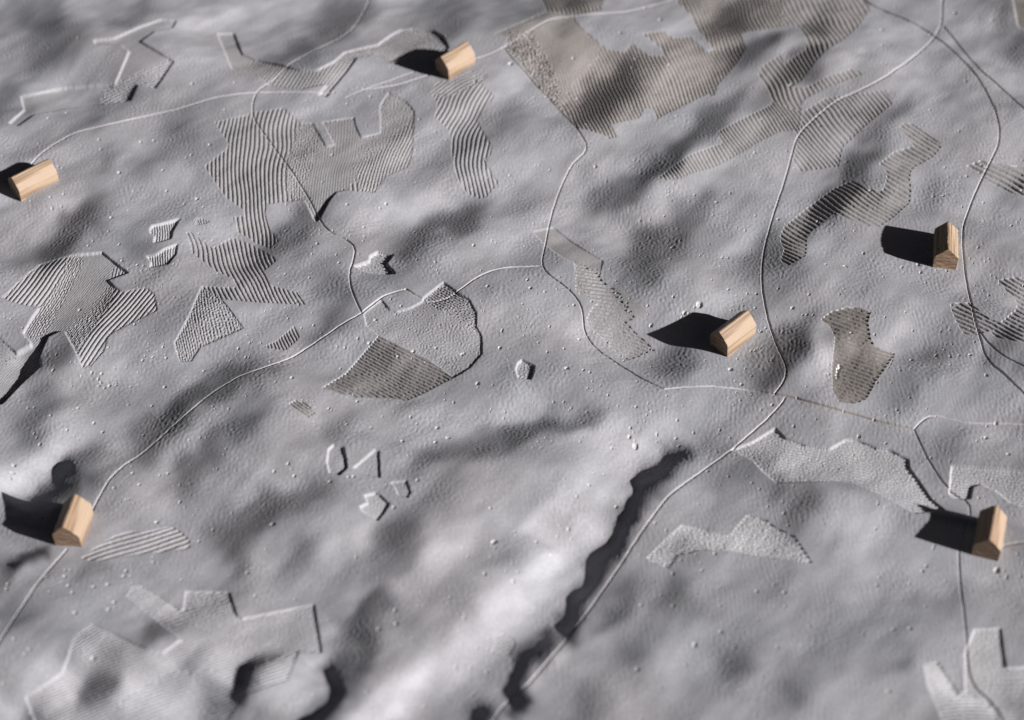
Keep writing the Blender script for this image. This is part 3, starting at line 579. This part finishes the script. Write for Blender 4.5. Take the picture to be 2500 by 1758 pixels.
for k, (u, v, r) in enumerate(pits):
    wi = window(u, u, v, v, 16 + r)
    R = r * PXM * (0.92 if k < NBIG else 1.0)
    dx, dy = GX[wi] - pxw[k], GY[wi] - pyw[k]
    if r > 3:
        th = rng.uniform(0, math.pi); e = rng.uniform(0.85, 1.15)
        ca, sa = math.cos(th), math.sin(th)
        dx, dy = (dx * ca + dy * sa) * e, (-dx * sa + dy * ca) / e
    d = np.hypot(dx, dy)
    t = np.clip(d / R, 0, 1)
    bowl = np.sqrt(np.clip(1 - t * t, 0, 1))
    DZ[wi] -= np.minimum(bowl * R * 0.9, 1.1 * MM)
    if not (-5 < u < 2505 and -5 < v < 1763):
        continue
    pid = pit_stuff
    if rank[k] < 296:
        lab = "small round pale pit left by an air bubble in the grey relief"
        if k == 0:
            lab = "largest round white pit, just above the pointed house shadow"
        pid = new_id(kind='pit', label=lab, solo=(k == 0), centre=(pxw[k], pyw[k]))
    fi = slice(wi[0].start, wi[0].stop - 1); fj = slice(wi[1].start, wi[1].stop - 1)
    fm = (d[:-1, :-1] + d[1:, 1:] + d[1:, :-1] + d[:-1, 1:]) / 4 < R * 1.02
    FACE[fi, fj][fm] = pid

# a broken-out chip on the boot shaped patch
chip_id = new_id(kind='chip', label="ragged white chip broken out of the boot shaped patch")
for cu, cv, r in ((798, 190, 6), (818, 182, 4.5), (795, 215, 6), (787, 240, 5.5), (792, 260, 4.5), (806, 166, 4.5)):
    u, v = TILES['L'][0] + cu * K_T, TILES['L'][1] + cv * K_T
    x, y, _ = ground_at(u, v)
    wi = window(u, u, v, v, 25)
    R = r * PXM
    d = np.hypot(GX[wi] - x[0], GY[wi] - y[0])
    DZ[wi] -= np.sqrt(np.clip(1 - (d / R) ** 2, 0, 1)) * R * 0.9
    fi = slice(wi[0].start, wi[0].stop - 1); fj = slice(wi[1].start, wi[1].stop - 1)
    FACE[fi, fj][d[:-1, :-1] < R] = chip_id

# ----------------------------------------------------------------- materials
def new_mat(name, rough=0.7, spec=0.3):
    m = bpy.data.materials.new(name)
    m.use_nodes = True
    b = m.node_tree.nodes["Principled BSDF"]
    b.inputs["Roughness"].default_value = rough
    b.inputs["Specular IOR Level"].default_value = spec
    return m, m.node_tree.nodes, m.node_tree.links, b
def plaster(name, c1, c2):
    m, n, l, b = new_mat(name, 0.68, 0.28)
    tc = n.new("ShaderNodeTexCoord")
    def noise(scale, detail):
        t = n.new("ShaderNodeTexNoise"); t.inputs["Scale"].default_value = scale; t.inputs["Detail"].default_value = detail
        l.new(tc.outputs["Object"], t.inputs["Vector"]); return t
    n1, n2 = noise(14.0, 5), noise(700.0, 3)
    mx = n.new("ShaderNodeMix"); mx.data_type = 'RGBA'
    mx.inputs["A"].default_value = (*c1, 1); mx.inputs["B"].default_value = (*c2, 1)
    rp = n.new("ShaderNodeMapRange"); rp.inputs[1].default_value = 0.35; rp.inputs[2].default_value = 0.65
    l.new(n1.outputs["Fac"], rp.inputs[0]); l.new(rp.outputs[0], mx.inputs["Factor"])
    hv = n.new("ShaderNodeHueSaturation")
    rv = n.new("ShaderNodeMapRange"); rv.inputs[1].default_value = 0.3; rv.inputs[2].default_value = 0.7
    rv.inputs[3].default_value = 0.90; rv.inputs[4].default_value = 1.08
    l.new(n2.outputs["Fac"], rv.inputs[0]); l.new(rv.outputs[0], hv.inputs["Value"])
    l.new(mx.outputs["Result"], hv.inputs["Color"]); l.new(hv.outputs["Color"], b.inputs["Base Color"])
    bp = n.new("ShaderNodeBump"); bp.inputs["Strength"].default_value = 0.25; bp.inputs["Distance"].default_value = 0.00004
    n3 = noise(2600.0, 2); l.new(n3.outputs["Fac"], bp.inputs["Height"]); l.new(bp.outputs[0], b.inputs["Normal"])
    return m
GREY1, GREY2 = np.array((0.396, 0.390, 0.418)), np.array((0.390, 0.396, 0.426))
GROOVE_SHADE = np.array((0.255, 0.234, 0.224))  # darkened base: shade of the deep grooves put into the colour
RIDGE_LIT = np.array((0.60, 0.597, 0.615))  # lightened base: sunlight caught by the ridges, put into the colour
BR1, BR2 = np.array((0.330, 0.298, 0.280)), np.array((0.345, 0.316, 0.298))
M_GROUND = plaster("grey_plaster", GREY1, GREY2)
M_PIT = plaster("sunlit_pit_plaster", (0.50, 0.49, 0.48), (0.53, 0.52, 0.51))  # same cast, lightened: brightness of sunlit pit walls put into the colour
M_CHIP = plaster("chip_plaster", (0.74, 0.73, 0.72), (0.78, 0.77, 0.76))
M_ROAD = plaster("pale_plaster", GREY1 * 1.14 + (0.01, 0.0, -0.012), GREY2 * 1.14 + (0.01, 0.0, -0.015))
_tints = {}
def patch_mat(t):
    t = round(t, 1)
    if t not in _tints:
        to1, to2, k = (BR1, BR2, t) if 0 <= t <= 1 else (RIDGE_LIT, RIDGE_LIT, -t) if t < 0 else (GROOVE_SHADE, GROOVE_SHADE, t - 1)
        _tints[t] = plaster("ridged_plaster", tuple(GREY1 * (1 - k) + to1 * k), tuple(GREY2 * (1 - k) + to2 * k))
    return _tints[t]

# ----------------------------------------------------------------- meshes out of the sheet
VERT = np.stack([GX, GY, GZ + DZ], -1).reshape(-1, 3).astype(np.float32)
ii, jj = np.meshgrid(np.arange(NV - 1), np.arange(NU - 1), indexing='ij')
v00 = (ii * NU + jj).ravel()
flab = FACE.ravel()
forder = np.argsort(flab, kind='stable')
bounds = np.searchsorted(flab[forder], np.arange(next_id[0] + 1))
def sheet_object(name, faces, mat, origin=None):
    a = v00[faces]
    q = np.stack([a + NU, a + NU + 1, a + 1, a], 1)
    used, inv = np.unique(q.ravel(), return_inverse=True)
    co = VERT[used]
    org = co.mean(0) if origin is None else np.asarray(origin, np.float32)
    me = bpy.data.meshes.new(name)
    nf = len(faces)
    me.vertices.add(len(used)); me.vertices.foreach_set("co", (co - org).ravel())
    me.loops.add(nf * 4); me.loops.foreach_set("vertex_index", inv.astype(np.int32).ravel())
    me.polygons.add(nf)
    me.polygons.foreach_set("loop_start", np.arange(nf, dtype=np.int32) * 4)
    me.update(calc_edges=True)
    me.polygons.foreach_set("use_smooth", np.ones(nf, bool))
    me.materials.append(mat)
    o = bpy.data.objects.new(name, me)
    o.location = org
    scene.collection.objects.link(o)
    return o
def ids(k):
    return forder[bounds[k]:bounds[k + 1]]
ground = sheet_object("ground", ids(0), M_GROUND, (0, 0, 0))
ground["kind"] = "structure"
PIT_GROUP = "round pits scattered over the grey relief"
for k, info in label_of.items():
    f = ids(k)
    if len(f) == 0:
        continue
    kd = info['kind']
    if kd == 'patch':
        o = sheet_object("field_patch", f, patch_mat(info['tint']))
        o["label"], o["category"], o["group"] = info['label'], "field patch", "sunken field patches in the relief"
    elif kd == 'road':
        o = sheet_object("road", f, patch_mat(1.0) if info["label"].startswith("faint brown") else M_ROAD)
        o["kind"], o["label"], o["category"] = "structure", info['label'], "road"
    elif kd == 'pit':
        o = sheet_object("pit", f, M_PIT)
        o["label"], o["category"], o["group"] = info['label'], "pit", PIT_GROUP
    elif kd == 'chip':
        o = sheet_object("chip", f, M_CHIP)
        o["label"], o["category"] = info['label'], "chip"
    else:
        o = sheet_object("pinholes", f, M_PIT)
        o["kind"], o["label"], o["category"] = "stuff", "tiny pinholes scattered over the grey relief", "pinholes"

# ----------------------------------------------------------------- wooden houses
def wood(name, light, dark, end, streak):
    m, n, l, b = new_mat(name, 0.6, 0.3)
    tc = n.new("ShaderNodeTexCoord"); mp = n.new("ShaderNodeMapping")
    mp.inputs["Scale"].default_value = (22.0, 900.0, 900.0)
    l.new(tc.outputs["Object"], mp.inputs["Vector"])
    gr = n.new("ShaderNodeTexNoise"); gr.inputs["Scale"].default_value = 1.0; gr.inputs["Detail"].default_value = 6; gr.inputs["Roughness"].default_value = 0.65
    l.new(mp.outputs[0], gr.inputs["Vector"])
    mp2 = n.new("ShaderNodeMapping"); mp2.inputs["Scale"].default_value = (14.0, 260.0, 260.0); mp2.inputs["Rotation"].default_value = (0.5, 0.03, 0.05)
    l.new(tc.outputs["Object"], mp2.inputs["Vector"])
    g2 = n.new("ShaderNodeTexNoise"); g2.inputs["Scale"].default_value = 1.0; g2.inputs["Detail"].default_value = 3
    l.new(mp2.outputs[0], g2.inputs["Vector"])
    r1 = n.new("ShaderNodeValToRGB")
    r1.color_ramp.elements[0].position, r1.color_ramp.elements[0].color = 0.42, (*dark, 1)
    r1.color_ramp.elements[1].position, r1.color_ramp.elements[1].color = 0.545, (*light, 1)
    ad = n.new("ShaderNodeMath"); ad.operation = 'MULTIPLY_ADD'; ad.inputs[1].default_value = streak; 
    l.new(gr.outputs["Fac"], ad.inputs[0])
    sc = n.new("ShaderNodeMath"); sc.operation = 'MULTIPLY'; sc.inputs[1].default_value = 1 - streak
    l.new(g2.outputs["Fac"], sc.inputs[0]); l.new(sc.outputs[0], ad.inputs[2]); l.new(ad.outputs[0], r1.inputs[0])
    # end grain: rings and open pores on the sawn gables
    mp3 = n.new("ShaderNodeMapping"); mp3.inputs["Scale"].default_value = (200.0, 240.0, 900.0); mp3.inputs["Rotation"].default_value = (0.45, 0, 0)
    l.new(tc.outputs["Object"], mp3.inputs["Vector"])
    rg = n.new("ShaderNodeTexNoise"); rg.inputs["Scale"].default_value = 1.0; rg.inputs["Detail"].default_value = 3
    l.new(mp3.outputs[0], rg.inputs["Vector"])
    vo = n.new("ShaderNodeTexVoronoi"); vo.inputs["Scale"].default_value = 1700.0
    l.new(tc.outputs["Object"], vo.inputs["Vector"])
    pr = n.new("ShaderNodeMapRange"); pr.inputs[1].default_value = 0.12; pr.inputs[2].default_value = 0.32; pr.inputs[3].default_value = 0.35; pr.inputs[4].default_value = 1.0
    l.new(vo.outputs["Distance"], pr.inputs[0])
    r2 = n.new("ShaderNodeValToRGB")
    r2.color_ramp.elements[0].position, r2.color_ramp.elements[0].color = 0.38, (*(0.45 * np.array(end)), 1)
    r2.color_ramp.elements[1].position, r2.color_ramp.elements[1].color = 0.62, (*end, 1)
    l.new(rg.outputs["Fac"], r2.inputs[0])
    em = n.new("ShaderNodeMix"); em.data_type = 'RGBA'; em.blend_type = 'MULTIPLY'; em.inputs["Factor"].default_value = 1.0
    l.new(r2.outputs[0], em.inputs["A"]); l.new(pr.outputs[0], em.inputs["B"])
    ge = n.new("ShaderNodeNewGeometry"); 
    vt = n.new("ShaderNodeVectorTransform"); vt.vector_type = 'NORMAL'; vt.convert_from = 'WORLD'; vt.convert_to = 'OBJECT'
    l.new(ge.outputs["True Normal"], vt.inputs[0])
    sx = n.new("ShaderNodeSeparateXYZ"); l.new(vt.outputs[0], sx.inputs[0])
    ab = n.new("ShaderNodeMath"); ab.operation = 'ABSOLUTE'; l.new(sx.outputs[0], ab.inputs[0])
    gt = n.new("ShaderNodeMath"); gt.operation = 'GREATER_THAN'; gt.inputs[1].default_value = 0.75; l.new(ab.outputs[0], gt.inputs[0])
    mx = n.new("ShaderNodeMix"); mx.data_type = 'RGBA'
    l.new(gt.outputs[0], mx.inputs["Factor"]); l.new(r1.outputs[0], mx.inputs["A"]); l.new(em.outputs["Result"], mx.inputs["B"])
    l.new(mx.outputs["Result"], b.inputs["Base Color"])
    bp = n.new("ShaderNodeBump"); bp.inputs["Strength"].default_value = 0.5; bp.inputs["Distance"].default_value = 0.00025
    l.new(ad.outputs[0], bp.inputs["Height"]); l.new(bp.outputs[0], b.inputs["Normal"])
    return m
WOOD_A = wood("pale_wood", (0.43, 0.322, 0.23), (0.25, 0.158, 0.098), (0.34, 0.235, 0.16), 0.5)
WOOD_B = wood("weathered_wood", (0.44, 0.33, 0.225), (0.19, 0.12, 0.075), (0.47, 0.32, 0.21), 0.75)

def house_profile(w, hw, hr, bulge):
    """right half then left half, from the base up to the ridge, corners eased"""
    h = w / 2
    pts = [(h, 0.0), (h * 1.0, hw * 0.5), (h, hw - 0.0006), (h - 0.00025, hw), (h - 0.0009, hw + 0.0010 * (hr - hw) / h * 0.9)]
    for k in range(1, 6):
        t = k / 6
        pts.append(((h - 0.0009) * (1 - t), hw + (hr - hw) * (0.12 + 0.88 * t) + bulge * math.sin(math.pi * t)))
    pts += [(0.00045, hr - 0.0001), (0.0, hr)]
    return pts
def shell(name, prof, L, mat, parent, seed, rough, cap_low):
    """prof: open polyline in (across, up), one side to the other; long sides plus both sawn ends"""
    r = np.random.default_rng(seed)
    bm = bmesh.new()
    xs = [-L / 2, -L / 2 + 0.00022] + [-L / 2 + L * k / 22 for k in range(1, 22)] + [L / 2 - 0.00022, L / 2]
    rings = []
    for n, x in enumerate(xs):
        k = 0.975 if n in (0, len(xs) - 1) else 1.0
        cz = 0.0 if cap_low else min(p[1] for p in prof)
        ring = []
        for m, (a, b) in enumerate(prof):
            j = rough * r.normal(0, 1)
            sk = 0.02 * a if n < 2 else 0.0
            ring.append(bm.verts.new((x + sk, a * k + (j if b > 1e-6 else 0), cz + (b - cz) * (1 - (1 - k) * 0.5) + j * 0.6 * (b > 1e-6 and abs(b - cz) > 1e-5))))
        rings.append(ring)
    for A, B in zip(rings[:-1], rings[1:]):
        for k in range(len(prof) - 1):
            bm.faces.new((A[k], B[k], B[k + 1], A[k + 1]))
    bm.faces.new(rings[0]); bm.faces.new(list(reversed(rings[-1])))
    bmesh.ops.recalc_face_normals(bm, faces=bm.faces)
    me = bpy.data.meshes.new(name); bm.to_mesh(me); bm.free()
    me.materials.append(mat)
    me.polygons.foreach_set("use_smooth", np.ones(len(me.polygons), bool))
    me.set_sharp_from_angle(angle=math.radians(28))
    o = bpy.data.objects.new(name, me)
    scene.collection.objects.link(o)
    o.parent = parent
    return o
HOUSES = [  # a base corner nearest the viewer in the photo, heading of the ridge, length, width, wall, ridge, side of that corner
 ((53, 493), 41.5, 25.5, 13.2, 8.0, 13.6, 'R', WOOD_A, "pale wooden house at the far left edge below the road end"),
 ((1097, 195), 43.0, 22.5, 13.2, 8.2, 14.2, 'R', WOOD_A, "topmost pale wooden house beside the big brown patch"),
 ((1776, 872), 43.5, 22.5, 12.8, 8.2, 14.2, 'R', WOOD_A, "pale wooden house casting a long pointed shadow, right of centre"),
 ((2277, 653), 81.0, 22.0, 12.8, 8.6, 14.9, 'L', WOOD_B, "weathered brown house with rough sawn gable, beside the right road"),
 ((201, 1335), 84.0, 20.5, 13.2, 8.2, 14.4, 'R', WOOD_A, "pale wooden house at lower left with a dark hollow behind it"),
 ((2437, 1371), 72.0, 20.5, 12.6, 8.2, 14.6, 'R', WOOD_A, "pale wooden house at the lower right edge with shaded gable"),
]
for n, ((u, v), head, L, Wd, hw, hr, side, mat, lab) in enumerate(HOUSES):
    L, Wd, hw, hr = (q * MM for q in (L, Wd, hw, hr))
    x, y, z = ground_at(u, v)
    a = math.radians(head)
    d = np.array((math.cos(a), math.sin(a))); nl = np.array((-math.sin(a), math.cos(a)))
    c = np.array((x[0], y[0])) + d * L / 2 + nl * Wd / 2 * (1 if side == 'R' else -1)
    cs = [c + sx * d * L / 2 + sy * nl * Wd / 2 for sx in (-1, 1) for sy in (-1, 1)]
    zz = [float(base_z(np.array([p[0]]), np.array([p[1]]))[0]) for p in cs]
    e = bpy.data.objects.new("wooden_house", None)
    scene.collection.objects.link(e)
    e.empty_display_size = 0.01
    e.location = (c[0], c[1], z[0] - 0.0003)
    # the block lies on the slope under it
    gx_ = ((zz[2] + zz[3]) - (zz[0] + zz[1])) / 2 / L; gy_ = ((zz[1] + zz[3]) - (zz[0] + zz[2])) / 2 / Wd
    e.rotation_euler = (0.6 * math.atan(gy_), -0.6 * math.atan(gx_), a)
    e.location.z = float(np.mean(zz)) - 0.0005
    e["label"], e["category"], e["group"] = lab, "house", "wooden houses on the relief"
    half = house_profile(Wd, hw, hr, 0.0004 if mat is WOOD_A else 0.0001)
    left = [(-p, q) for p, q in half[::-1]]
    full = half + left[1:]
    split = 3
    rough = 0.00003 if mat is WOOD_A else 0.00012
    shell("roof", full[split:len(full) - split], L, mat, e, 40 + n, rough, False)
    low_r = [(p, q - 0.004 if k == 0 else q) for k, (p, q) in enumerate(half[:split + 1])]
    low = low_r + [(-p, q) for p, q in low_r[::-1]]
    shell("wall", low, L, mat, e, 40 + n, rough, True)
